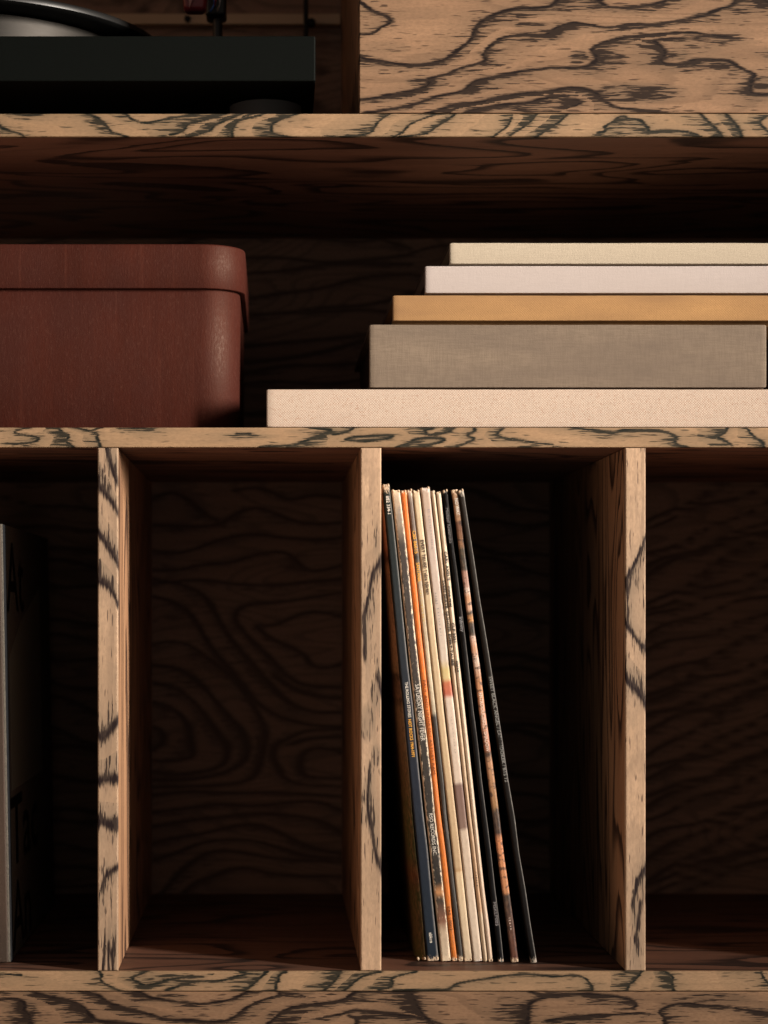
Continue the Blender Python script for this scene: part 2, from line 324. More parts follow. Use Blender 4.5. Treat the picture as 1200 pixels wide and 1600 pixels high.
DRAWER = (z2([[(-60,250),(60,236),(130,245),(160,290),(140,312),(190,340),(180,380),(220,420)],[(225,205),(320,230),(430,250),(520,290),(560,340),(590,380),(800,395),(1000,420)],[(540,196),(620,220),(680,270),(760,295),(860,320),(960,345),(1040,372),(1200,378),(1300,385),(1420,380),(1470,350),(1510,320),(1580,270),(1670,240),(1760,215),(1725,192)],[(860,196),(940,235),(1060,255),(1200,270),(1260,275),(1400,260),(1480,230),(1560,192)],[(1640,430),(1730,352),(1760,320),(1840,290),(1960,275),(2080,260),(2160,245),(2190,215),(2240,192)],[(2040,352),(2130,340),(2200,310),(2280,315),(2400,330),(2500,345),(2640,360),(2760,400)],[(2560,190),(2585,235),(2610,290),(2640,340),(2710,400),(2800,460)],[(3400,238),(3330,255),(3300,290),(3305,340),(3290,400)],[(3320,200),(3420,222),(3600,212),(3720,216),(3850,225),(3940,245),(3985,275),(3960,305)],[(3420,380),(3520,360),(3620,350),(3750,345),(3860,338),(4030,330)],[(4170,430),(4155,395),(4145,350),(4110,325),(4160,295),(4210,275),(4300,270),(4400,285),(4550,290),(4650,310),(4820,328),(5000,360)],[(2200,430),(2240,380),(2180,350)]], 4, 0, 1500)
 + [[(0,1650),(300,1665),(600,1640),(900,1655),(1200,1630)],[(-50,1700),(500,1690),(1250,1700)]])
DRAWER_BLOBS = [(40,1578,26,22,0.8),(15,1550,34,7,0.7),(590,1586,44,10,0.9),(630,1590,38,8,0.75),(885,1556,70,9,0.75),(1110,1562,90,14,0.62),(1180,1580,50,8,0.6),(145,1562,34,9,0.55),(265,1558,36,8,0.7),(205,1573,26,8,0.6),(430,1590,20,16,0.55),(930,1590,60,8,0.55),(330,1578,30,8,0.4),(940,1580,40,14,0.3),(1030,1585,14,12,0.4),(680,1565,20,8,0.3)]
q = 1600/420
DIV_LINES = {0: z2([[(100,30),(110,90),(130,150),(158,235)],[(35,250),(50,262),(100,320),(140,370),(165,430)],[(30,500),(75,580),(120,640),(170,735)],[(30,825),(50,830),(100,850),(140,900),(165,965)]], q, 140, 690)
      + z2([[(35,130),(60,160),(85,170),(120,118),(170,60)],[(30,428),(60,420),(100,415),(175,403)],[(30,650),(60,662),(100,675),(170,694)],[(175,925),(110,965),(85,1000),(65,1060)],[(110,1400),(112,1560)],[(85,1420),(80,1560)],[(135,1430),(138,1560)]], q, 140, 1110),
  1: z2([[(215,690),(200,720),(155,790),(145,880),(120,980),(105,1060),(110,1180),(116,1290)],[(190,1400),(215,1500)]], q, 540, 690)+z2([[(145,330),(130,480),(130,600),(150,680),(165,800),(190,900),(215,960)]], q, 540, 1110),
  2: z2([[(415,560),(370,680),(330,760),(290,830)],[(290,1070),(340,1150),(380,1215),(420,1240)],[(290,1380),(310,1440),(375,1490),(420,1580)]], q, 900, 690)+z2([[(412,940),(380,980),(350,1070),(335,1160)],[(385,1150),(380,1220),(350,1360)]], q, 900, 1110)}
DIV_BLOBS = {0: [(170,725,6,26,0.45),(166,800,10,20,0.28),(168,875,9,22,0.4),(170,1150,12,14,0.5),(168,1210,14,10,0.45),(168,1285,12,10,0.4),(166,1365,10,26,0.6),(160,1400,5,30,0.55),(170,1500,9,24,0.45)],
  1: [(588,850,6,34,0.5),(586,1085,10,30,0.72),(576,1130,14,36,0.68),(588,1180,10,24,0.72),(574,1240,10,34,0.7),(568,1275,6,24,0.55),(586,1330,8,34,0.5),(574,960,7,20,0.4)],
  2: [(990,865,9,18,0.4),(1000,1004,8,18,0.4),(992,1075,12,24,0.5),(988,1118,10,24,0.32),(1004,1355,5,30,0.55),(992,1420,9,44,0.72),(990,1490,10,24,0.5),(982,1145,4,20,0.2)]}
def tr(lines): return [[((x-92.7)/0.784, (y-205.8)/0.784) for x, y in l] for l in lines]
BACK_MAIN = tr(z2([[(30,660),(160,690),(260,770),(330,900),(410,1010),(500,1110),(600,1250),(720,1330),(830,1370),(950,1395),(1120,1400)],
  [(1120,640),(1000,655),(850,680),(700,700),(560,705),(480,770),(560,880),(700,1010),(800,1120),(900,1170),(1120,1175)],
  [(30,560),(200,590),(330,650),(400,780),(470,900),(560,1000),(660,1120),(760,1230),(850,1290),(960,1320),(1120,1320)],
  [(1120,780),(980,745),(860,760),(790,800),(700,830),(620,825),(640,850),(700,900),(800,940),(900,990),(930,1060),(1050,1065),(1120,1035)],
  [(30,255),(300,265),(420,250),(500,190),(600,150),(700,175),(850,240),(1000,250),(1120,235)],[(30,100),(150,60),(250,120),(330,200),(400,225)],[(1120,100),(950,80),(800,120),(700,60),(600,40),(500,60)],
  [(30,400),(200,420),(430,330),(600,300),(800,330),(1000,340),(1120,320)],[(30,510),(200,510),(290,480),(480,470),(620,420),(800,400),(880,500),(960,520),(1120,480)],[(30,590),(300,560),(560,600),(800,590),(1120,560)],
  [(30,930),(150,910),(250,940),(330,1000),(430,1070),(540,1170),(620,1310),(680,1420),(660,1520),(640,1620),(600,1700),(480,1735),(30,1745)],
  [(30,1050),(200,1070),(330,1180),(450,1330),(540,1420),(575,1520),(560,1590),(480,1650),(300,1700),(30,1705)],
  [(30,1150),(180,1180),(300,1290),(400,1440),(455,1500),(460,1570),(420,1630),(300,1660),(150,1675),(30,1660)],
  [(30,1260),(120,1280),(190,1330),(240,1400),(250,1520),(270,1570),(160,1600),(30,1595)],[(30,1400),(80,1420),(100,1490),(30,1530)],
  [(1120,1415),(900,1420),(800,1470),(730,1500),(710,1570),(740,1620),(770,1690),(860,1730),(1120,1740)],[(1120,1550),(1060,1530),(950,1520),(880,1550),(865,1640),(900,1690),(1120,1695)],
  [(1120,1240),(1000,1235),(850,1200),(720,1110)],[(1120,1460),(900,1465),(820,1500)],
  [(20,1790),(250,1765),(500,1780),(700,1770),(1120,1800)],[(20,1890),(250,1860),(420,1835),(600,1855),(800,1830),(960,1820),(1120,1880)],[(20,1970),(250,1930),(450,1910),(620,1890),(880,1910),(1000,1940),(1120,2010)],[(20,2070),(120,2035),(250,2020),(400,1990),(500,1960),(640,1955),(750,2000),(880,2070),(1000,2110),(1120,2120)],[(20,2420),(80,2350),(140,2280),(200,2210),(280,2150),(370,2105),(500,2105),(640,2135),(780,2155),(1120,2170)],[(160,2400),(260,2290),(380,2250),(460,2210),(570,2200),(700,2235),(850,2250),(1120,2250)],[(20,2160),(160,2120),(300,2060),(440,2040),(600,2045),(760,2090),(900,2140),(1120,2150)]], 3.636, 230, 750))
def wander(x0, x1, y0, y1, n, tilt, seed):
    g = np.random.default_rng(seed); out = []
    for i in range(n):
        yb = y0+(y1-y0)*(i+g.uniform(-0.2, 0.2))/n; a = g.uniform(6, 22); ph = g.uniform(0, 6); w = g.uniform(70, 150)
        xs = np.linspace(x0, x1, 12)
        out.append([(float(x), float(yb+tilt*(x-x0)+a*math.sin(x/w+ph)+5*math.sin(x/23+ph*2))) for x in xs])
    return out
BACK_REST = (wander(1120, 1440, 800, 1620, 27, -0.45, 3)+wander(640, 1000, 700, 1520, 17, 0.12, 5)+wander(-270, 165, 690, 1520, 18, 0.15, 8)
   + wander(-260, 700, 240, 660, 13, -0.08, 11)+wander(700, 1440, 240, 640, 10, 0.10, 12)+wander(-260, 700, -640, 170, 24, 0.10, 13))

# ------------------------------------------------------------------ the shelving unit
unit = thing('shelving_unit', (0, 0, 0), 'open wall shelving in strongly figured brown wood with upright dividers, filling the picture', 'shelving')
DEPTH = 0.36; XL, XR = -292, 1453
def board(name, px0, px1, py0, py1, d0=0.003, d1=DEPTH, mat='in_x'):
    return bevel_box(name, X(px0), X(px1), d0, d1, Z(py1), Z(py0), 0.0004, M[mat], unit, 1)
def shelf(py0, py1, lines, blobs, flip=1.0, mat='in_x'):
    b = board('shelf_board', XL+32.2, XR-32.2, py0+0.6, py1-0.6, mat=mat)
    facing('edge_strip', XL+32.2, XR-32.2, py0, py1, 0.0029, 'x', M['edge_x'], b, lines, blobs, flip=flip, core=0.72, step=1.5)
    return b
shelf(177.6, 213.6, TOP_EDGE, TOP_BLOBS)
shelf(668.0, 699.0, MID_EDGE, MID_BLOBS)
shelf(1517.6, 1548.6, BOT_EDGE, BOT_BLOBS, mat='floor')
board('top_board', XL+32.2, XR-32.2, -700, -668, 0.0, DEPTH)
board('base_board', XL+32.2, XR-32.2, 1756, 1790, 0.0, DEPTH)
for a, b in ((XL, XL+32), (XR-32, XR)):
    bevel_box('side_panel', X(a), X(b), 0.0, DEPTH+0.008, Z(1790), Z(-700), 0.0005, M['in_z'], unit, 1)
back = facing('back_panel', XL+32.4, XR-32.4, -668, 1756, 0.008, 'x', M['back'], unit, BACK_MAIN+BACK_REST, [], d=0.0, r=0.0003, step=3.4)
back.location = (0, DEPTH+0.0001, 0)
# dividers: (front left, front right) at the foot; the strips stand a hair behind the shelf edges
for i, (a, b) in enumerate(((152.6, 184.6), (563.4, 595.8), (977.0, 1009.0))):
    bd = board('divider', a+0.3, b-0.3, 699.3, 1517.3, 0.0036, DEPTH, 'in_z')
    facing('edge_strip', a, b, 699.6, 1517.0, 0.0029, 'z', M['edge_z'], bd, DIV_LINES[i], DIV_BLOBS[i], d=0.0006, r=0.0010, step=1.3, core=0.30)
upd = board('upper_divider', 562.0, 594, -667.6, 177.2, 0.0185, DEPTH, 'in_z')
facing('door', 561.6, XR-33, -667, 176.5, 0.018, 'x', M['door'], unit, DOOR_LINES, DOOR_BLOBS, r=0.0006)
facing('drawer_front', XL+33, XR-33, 1549.7, 1755, 0.018, 'x', M['drawer'], unit, DRAWER, DRAWER_BLOBS, r=0.0006)
# a pale rail screwed along the back of the record player's bay
n = NT('pale rail wood'); f_, p_, t_ = wood_fibres(n, 'x', 9)
M['rail'] = n.done(n.mix(n.remap(t_, 0.3, 0.7), (0.66, 0.50, 0.34), (0.55, 0.40, 0.27)), 0.6, 0.3)
rail = bevel_box('back_rail', X(-300, 0.35)+0.06, X(532, 0.35), 0.350, 0.3599, Z(37.5, 0.35), Z(21, 0.35), 0.0008, M['rail'], unit, 2)
n = NT('black rubber'); M['rubber'] = n.done((0.010, 0.010, 0.010), 0.6, 0.3)
n = NT('grey rubber foot'); M['foot'] = n.done((0.11, 0.12, 0.12), 0.7, 0.3)
for px in (293, 60):
    lathe('screw_cap', [(0.0026, 0), (0.0026, 0.003), (0.0018, 0.0042), (0.0004, 0.0045)], M['rubber'], rail, (X(px, 0.35), 0.3505, Z(30, 0.35)), 20, 'y')

# ------------------------------------------------------------------ record player
def flat_mat(name, c, rough=0.5, spec=0.4, metal=0.0, grain=None):
    n = NT(name)
    col = c
    if grain:
        f = n.noise(n.scale(n.obj, (grain, grain, grain)), 1, 3, 0.6); col = n.mix(n.remap(f, 0.35, 0.65), tuple(x*0.75 for x in c), tuple(x*1.2 for x in c))
        n.bump(f, 0.15, 0.0002)
    n.b.inputs['Metallic'].default_value = metal
    return n.done(col, rough, spec)
M['plinth'] = flat_mat('satin black green lacquer', (0.0034, 0.0044, 0.0038), 0.65, 0.06, 0, 900)
M['black'] = flat_mat('black plastic', (0.008, 0.008, 0.008), 0.4, 0.4)
n = NT('brushed aluminium'); st = n.noise(n.scale(n.obj, (90, 90, 3000)), 1, 2, 0.6)
n.b.inputs['Metallic'].default_value = 1.0; n.b.inputs['Anisotropic'].default_value = 0.4
M['alu'] = n.done(n.mix(st, (0.016, 0.0155, 0.015), (0.030, 0.027, 0.024)), n.remap(st, 0.3, 0.7, 0.42, 0.5), 0.2)
tt = thing('turntable', (X(300, 0.17), 0.19, Z(177.6)), 'black record player with silver platter standing at the left end of the top shelf', 'record player')
def T(o): o.matrix_parent_inverse = Matrix.Translation(-tt.location); return o
px_l = X(493, 0.010)-0.43; zt, zb = Z(56, 0.010), Z(127, 0.010)
T(bevel_box('plinth', px_l, X(493, 0.010), 0.010, 0.330, zb, zt, 0.0010, M['plinth'], tt, 2))
for (x, y) in ((X(415, 0.085), 0.073), (px_l+0.045, 0.073), (X(415, 0.085), 0.275), (px_l+0.045, 0.275)):
    f = T(lathe('foot', [(0.019, 0), (0.0235, 0.003), (0.0245, 0.010), (0.0245, zb-Z(177.6)-0.002), (0.020, zb-Z(177.6)-0.0002)], M['foot'], tt))
    f.location = (x, y, Z(177.6)+0.0001)
pc = (px_l+0.173, 0.178)
zd = Z(14, 0.050)
pl = T(lathe('platter', [(0.120, zt+0.003-zt), (0.128, 0.004), (0.1285, zd-zt-0.001), (0.127, zd-zt)], M['alu'], tt, (pc[0], pc[1], zt), 128))
rc = T(lathe('record', [(0.1275, 0), (0.147, 0.0003), (0.1500, 0.0020), (0.1502, 0.0045), (0.1490, 0.0062), (0.10, 0.0050), (0.05, 0.0050)], M['black'], tt, (pc[0], pc[1], zd+0.0002), 160))
# arm: post, bearing housing, tube, cartridge with its coloured leads
ax, ay = X(340, 0.18), 0.18
T(lathe('pivot_post', [(0.0062, 0), (0.0060, 0.004), (0.0038, 0.006), (0.0036, Z(24, 0.18)-zt)], M['black'], tt, (ax, ay, zt), 32))
hs = T(bevel_box('bearing_housing', ax-0.0085, ax+0.0065, ay-0.010, ay+0.012, Z(24, 0.17), Z(-22, 0.17), 0.0028, M['black'], tt, 4, True))
M['dark_red'] = flat_mat('dark red varnish', (0.18, 0.022, 0.026), 0.3, 0.5)
M['blue'] = flat_mat('blue lead', (0.03, 0.12, 0.45), 0.4); M['red'] = flat_mat('red lead', (0.45, 0.05, 0.03), 0.4); M['white'] = flat_mat('white lead', (0.6, 0.58, 0.55), 0.4)
def lead(pts, m, r=0.0006): return T(tube('lead', [(X(a, 0.165), y, Z(b, 0.165)) for a, b, y in pts], r, m, tt))
lead([(334,-8,0.164),(335,3,0.162),(334,11,0.162),(331,16,0.163),(328,17,0.168)], M['blue'])
lead([(337,-8,0.163),(337,1,0.161),(336,6,0.163),(335,9,0.168)], M['red'])
lead([(342,-6,0.164),(344,5,0.161),(343,11,0.162),(339,15,0.168)], M['white'], 0.0004)
bm = bmesh.new(); bmesh.ops.create_cube(bm, size=1)
for v in bm.verts:
    t = 0.78 if v.co.z < 0 else 1.0
    v.co = (X(305, 0.12)+v.co.x*0.0195*t, 0.118+v.co.y*0.018*t, Z(-2, 0.12)+v.co.z*0.0215)
bmesh.ops.bevel(bm, geom=bm.edges[:], offset=0.0035, segments=4, profile=0.5, affect='EDGES')
T(link('cartridge', bm_mesh('cartridge', bm), M['dark_red'], tt, True))
me = mesh_of('pale_wedge', [(X(294,0.107),0.1068,Z(-8,0.107)),(X(303,0.107),0.1066,Z(-8,0.107)),(X(296,0.107),0.1072,Z(12,0.107)),(X(294,0.107),0.1092,Z(-8,0.107)),(X(303,0.107),0.1092,Z(-8,0.107)),(X(296,0.107),0.1092,Z(12,0.107))], [(0,2,1),(3,4,5),(0,1,4,3),(1,2,5,4),(2,0,3,5)])
T(link('cartridge_facet', me, flat_mat('pale pink plastic', (0.35, 0.16, 0.14), 0.35), tt))
T(tube('arm_tube', [(ax, ay, Z(-12, 0.18)), (ax-0.006, 0.15, Z(-14, 0.18)), (X(305, 0.12), 0.126, Z(-16, 0.12))], 0.0042, M['black'], tt, 16))
# mains lead hanging behind the record player
cb = tube('power_cable', [(X(478, 0.33), 0.332, Z(-110, 0.33)), (X(477.6, 0.33), 0.333, Z(-40, 0.33)), (X(478, 0.33), 0.333, Z(30, 0.33)), (X(478, 0.33), 0.333, Z(150, 0.33)), (X(470, 0.33), 0.335, Z(177.6)+0.004), (X(430, 0.33), 0.345, Z(177.6)+0.0025)], 0.0019, M['rubber'], None)
cb['label'] = 'thin black cable hanging down the back panel beside the record player'; cb['category'] = 'cable'
lathe('cable_clip', [(0.0034, 0), (0.0034, 0.006), (0.0024, 0.0075), (0.0003, 0.0078)], M['rubber'], cb, (X(486.5, 0.34), 0.349, Z(32.5, 0.34)), 20, 'y')

# ------------------------------------------------------------------ red box with lid
n = NT('red stained birch'); v = n.noise(n.scale(n.obj, (900, 900, 70)), 1, 4, 0.65); w = n.noise(n.scale(n.obj, (45, 45, 9)), 1, 3, 0.55); u = n.noise(n.scale(n.obj, (260, 260, 5)), 1, 2, 0.5)
sp = n.noise(n.scale(n.obj, (900, 900, 350)), 1, 3, 0.7)
c = n.mix(n.remap(w, 0.3, 0.7), (0.042, 0.0100, 0.0066), (0.060, 0.0142, 0.0092)); c = n.mix(n.remap(v, 0.4, 0.66, 0, 0.30), c, (0.032, 0.009, 0.007))
bl = n.noise(n.scale(n.obj, (22, 22, 14)), 1, 4, 0.65); c = n.mix(n.remap(bl, 0.42, 0.64, 0, 0.75), c, (0.045, 0.013, 0.010))
c = n.mix(n.remap(u, 0.60, 0.74, 0, 0.13), c, (0.15, 0.045, 0.028)); c = n.mix(n.remap(sp, 0.60, 0.72, 0, 0.25), c, (0.13, 0.050, 0.034))  # last mix: sparkle of the grain painted in as pale specks
n.bump(n.math('ADD', n.math('MULTIPLY', v, 0.35), n.math('MULTIPLY', sp, 1.0)), 0.5, 0.00035)
n.b.inputs['Specular Tint'].default_value = (1.0, 0.78, 0.62, 1)
M['box'] = n.done(c, n.remap(sp, 0.35, 0.65, 0.44, 0.66), 0.17)
def rrect(x0, x1, y0, y1, r, seg=20):
    pts = []
    for cx, cy, a0 in ((x1-r, y0+r, -90), (x1-r, y1-r, 0), (x0+r, y1-r, 90), (x0+r, y0+r, 180)):
        for k in range(seg+1):
            a = R(a0+90*k/seg); pts.append((cx+r*math.cos(a), cy+r*math.sin(a)))
    return pts
def ring_shell(name, x0, x1, y0, y1, r, levels, mat, parent, cap_top=True, wall=0.0025, bottom_open=True):
    """levels: (z, inset) from the bottom up; closed on top, a turned-in lip at the bottom"""
    rings = []
    if bottom_open: rings.append((levels[0][0]+0.004, wall)); rings.append((levels[0][0], wall))
    rings += levels
    vs, fs = [], []; m = None
    for z, ins in rings:
        p = rrect(x0+ins, x1-ins, y0+ins, y1-ins, max(r-ins, 0.002)); m = len(p); vs += [(a, b, z) for a, b in p]
    for j in range(len(rings)-1):
        for k in range(m):
            k2 = (k+1) % m; fs.append((j*m+k, j*m+k2, (j+1)*m+k2, (j+1)*m+k))
    if cap_top: fs.append(tuple((len(rings)-1)*m+k for k in range(m)))
    if not bottom_open: fs.append(tuple(range(m))[::-1])
    o = link(name, mesh_of(name, vs, fs), mat, parent)
    for p in o.data.polygons: p.use_smooth = len(p.vertices) == 4
    return o
DB = 0.028; zs = Z(668.0)+0.0001
bx1 = X(372.5); lx1 = X(381.2)
bxt = thing('storage_box', (X(120, DB), DB+0.11, zs), 'dark red rounded wooden box with fitted lid, left on the middle shelf', 'box')
def B(o): o.matrix_parent_inverse = Matrix.Translation(-bxt.location); return o
zl0, zl1 = Z(450.3, DB), Z(381, DB)
B(ring_shell('box_body', bx1-0.262, bx1, DB+0.0036, DB+0.232, 0.0255, [(zs, 0.0010), (zs+0.001, 0), (zl0+0.010, 0), (zl0+0.012, 0.002)], M['box'], bxt, True, bottom_open=False))
B(ring_shell('lid', lx1-0.2692, lx1, DB, DB+0.2356, 0.029, [(zl0, 0.0004), (zl0+0.0005, 0), (zl1-0.0012, 0), (zl1-0.0003, 0.0005), (zl1, 0.0014)], M['box'], bxt, True, 0.0030))

# ------------------------------------------------------------------ stack of five cloth-bound books
def cloth(name, ca, cb, fx, fz, contrast, uneven, slub=0.3, seed=0.0, rough=0.85, pit=None):
    n = NT(name); warp = n.noise(n.scale(n.obj, (200, 200, 200), (seed, 0, 0)), 1, 2, 0.5); xyz = n.sep(n.obj)
    wv = n.math('MULTIPLY', n.math('SUBTRACT', warp, 0.5), 1.6)
    wx = n.math('SINE', n.math('MULTIPLY_ADD', xyz[0], 2*math.pi*fx, wv)); wz = n.math('SINE', n.math('MULTIPLY_ADD', xyz[2], 2*math.pi*fz, wv))
    wv_ = n.math('MULTIPLY_ADD', n.math('MULTIPLY', wx, wz), 0.5, 0.5)
    tx = n.noise(n.scale(n.obj, (110, 200, 1500), (seed, 0, 0)), 1, 3, 0.6); tz = n.noise(n.scale(n.obj, (1500, 200, 110), (seed, 0, 0)), 1, 3, 0.6)
    th = n.math('MULTIPLY', n.math('ADD', tx, tz), 0.5)
    big = n.noise(n.scale(n.obj, (9, 30, 40), (seed, 0, 0)), 1, 3, 0.55)
    fine = n.noise(n.scale(n.obj, (1300, 1300, 1300), (seed, 0, 0)), 1, 2, 0.6)
    h = n.math('ADD', n.math('MULTIPLY', wv_, contrast), n.math('MULTIPLY', th, slub))
    c = n.mix(n.remap(wv_, 0.0, 0.75, contrast, 0.0), ca, pit or tuple(x*0.45 for x in ca))
    c = n.mix(n.remap(th, 0.43, 0.57, slub, 0.0), c, tuple(x*0.5 for x in ca)); c = n.mix(n.remap(big, 0.32, 0.68, 0, uneven), c, cb)
    c = n.mix(n.remap(fine, 0.55, 0.70, 0, contrast*0.8), c, pit or tuple(x*0.45 for x in ca))
    n.bump(n.math('ADD', h, fine), 0.35, 0.0003)
    return n.done(c, rough, 0.15)
n = NT('page edges with painted shade'); sx = n.noise(n.scale(n.obj, (4, 4, 4000)), 1, 2, 0.6)
M['pages_shade'] = n.done(n.mix(sx, (0.050, 0.036, 0.028), (0.075, 0.055, 0.042)), 0.9, 0.1)  # shade on the unlit book ends, put into the page colour
def flat_book(px0, px1, py0, py1, dz, front, label, mat, depth, rb):
    z0, z1 = Z(py1, front)+dz, Z(py0, front); x0, x1 = X(px0, front), X(px1, front)
    t = thing('book', ((x0+x1)/2, front+depth/2, z0), label, 'book', 'books lying in a stack on the middle shelf')
    inv = Matrix.Translation(-t.location)
    # cover: one folded sheet of board (back board, spine, front board), profile in (y, z)
    w = max(0.0026, rb+0.0010); rt = 0.0008; prof = [(depth, 0.0)]
    H = z1-z0
    gap, rb = rb, 0.0005          # the lower board stands back under the spine and leaves a dark joint
    prof += [(0.0095, 0.0), (0.0085, gap*0.5), (0.0075, gap), (rb*1.1, gap)]
    for k in range(1, 7): a = R(90*k/6); prof.append((rb*(1-math.sin(a)), gap+rb*(1-math.cos(a))))
    rb = gap+rb
    for k in range(1, 8): s = k/8; prof.append((-0.0004*math.sin(math.pi*s), rb+(H-rb-rt)*s))
    for k in range(0, 6): a = R(90*k/5); prof.append((rt*(1-math.cos(a)), H-rt+rt*math.sin(a)))
    prof += [(0.008, H-0.0004), (0.012, H), (depth, H), (depth, H-w), (0.004, H-w), (0.0034, H-w-0.001), (0.0034, w+0.0012), (0.0082, w+0.0006), (depth, w+0.0006)]
    nseg = 90; vs, fs = [], []; m = len(prof)
    ends = [0, 0.0004, 0.0012]; L = x1-x0
    xs = [x0+e for e in ends]+[x0+0.0012+(L-0.0024)*k/nseg for k in range(1, nseg)]+[x1-e for e in ends[::-1]]
    for j, x in enumerate(xs):
        e = min(x-x0, x1-x); sh = 0.0006*max(0, 1-e/0.0012)**2
        wob = 0.00018*math.sin(x*43+py0)+0.00010*math.sin(x*131+py1)
        for (y, z) in prof:
            zz = z+(wob*0.6 if z > H/2 else 0)*(1 if z < H-0.0001 else 0.5)
            zz = H/2+(zz-H/2)*(1-sh/H*1.6); vs.append((x, front+max(y, -0.001)+(sh if y < 0.01 else 0), z0+max(min(zz, H), 0)))
    for j in range(len(xs)-1):
        for k in range(m):
            k2 = (k+1) % m; fs.append((j*m+k, (j+1)*m+k, (j+1)*m+k2, j*m+k2))
    fs.append(tuple(range(m))); fs.append(tuple((len(xs)-1)*m+k for k in range(m))[::-1])
    me = mesh_of('cover', vs, fs); o = link('cover', me, [mat, M['pages_shade']], t, True); o.matrix_parent_inverse = inv
    for p in me.polygons[-2:]: p.material_index = 1; p.use_smooth = False  # cover ends take the same painted shade
    me.set_sharp_from_angle(angle=R(50))
    pb = bevel_box('page_block', x0+0.004, x1-0.004, front+0.0036, front+depth-0.004, z0+w+0.0008, z1-w-0.0001, 0.0003, M['pages_shade'], t, 1); pb.matrix_parent_inverse = inv
    return t
zsh = 0.0
M['c1'] = cloth('coarse natural canvas', (0.61, 0.505, 0.415), (0.54, 0.44, 0.355), 600, 600, 0.80, 0.35, 0.22, 1.0, 0.9, (0.30, 0.15, 0.09))
M['c2'] = cloth('taupe linen', (0.235, 0.178, 0.13), (0.145, 0.11, 0.085), 900, 900, 0.12, 0.7, 0.42, 2.0, 0.8)
M['c3'] = cloth('mustard cloth', (0.47, 0.265, 0.112), (0.25, 0.140, 0.068), 620, 620, 0.50, 0.85, 0.15, 3.0)
M['c4'] = cloth('pale pink cloth', (0.475, 0.41, 0.385), (0.43, 0.365, 0.33), 900, 900, 0.06, 0.5, 0.14, 4.0)
M['c5'] = cloth('cream cloth', (0.485, 0.41, 0.315), (0.43, 0.36, 0.27), 800, 800, 0.10, 0.5, 0.24, 5.0)
d5 = 0.0030
flat_book(416.5, 1268, 608.3, 668.0, 0.0001, d5, 'coarse oatmeal canvas book, widest and lowest of the stack, resting on the shelf', M['c1'], 0.25, 0.0002)
def fb(px0, px1, py0, py1, label, m, depth, rb, d): return flat_book(px0, px1, py0, py1, 0.0, d, label, m, depth, rb)
fb(577, 1197.5, 507.3, 608.3, 'thick taupe linen book on top of the oatmeal canvas book', M['c2'], 0.24, 0.0012, 0.0036)
fb(613.5, 1244, 461.5, 507.3, 'mustard yellow cloth book lying on the thick taupe linen book', M['c3'], 0.235, 0.0026, 0.0040)
fb(664, 1232, 415.5, 461.5, 'pale pinkish white cloth book lying on the mustard yellow one', M['c4'], 0.225, 0.0015, 0.0043)
fb(702.5, 1222, 379.5, 415.5, 'thin cream cloth book, narrowest, at the very top of the stack', M['c5'], 0.21, 0.0014, 0.0046)

# ------------------------------------------------------------------ lettering
def text_mesh(name, txt, length, height, mat, parent, mtx, bold=0.0, depth=0.00004, shear=0.0):
    cu = bpy.data.curves.new(name, 'FONT'); cu.body = txt; cu.size = 1.0; cu.offset = bold; cu.extrude = 0.0; cu.resolution_u = 2; cu.shear = shear
    tmp = bpy.data.objects.new(name, cu); COL.objects.link(tmp); bpy.context.view_layer.update()
    me = bpy.data.meshes.new_from_object(tmp.evaluated_get(bpy.context.evaluated_depsgraph_get()))
    bpy.data.objects.remove(tmp); bpy.data.curves.remove(cu)
    P = np.array([v.co[:] for v in me.vertices]); lo, hi = P.min(0), P.max(0)
    cap = 0.70
    for v in me.vertices:
        x = (v.co.x-lo[0])/(hi[0]-lo[0])*length; y = (v.co.y/cap-0.5)*height
        v.co = mtx @ Vector((x, y, 0))
    me.name = name
    return link(name, me, mat, parent)

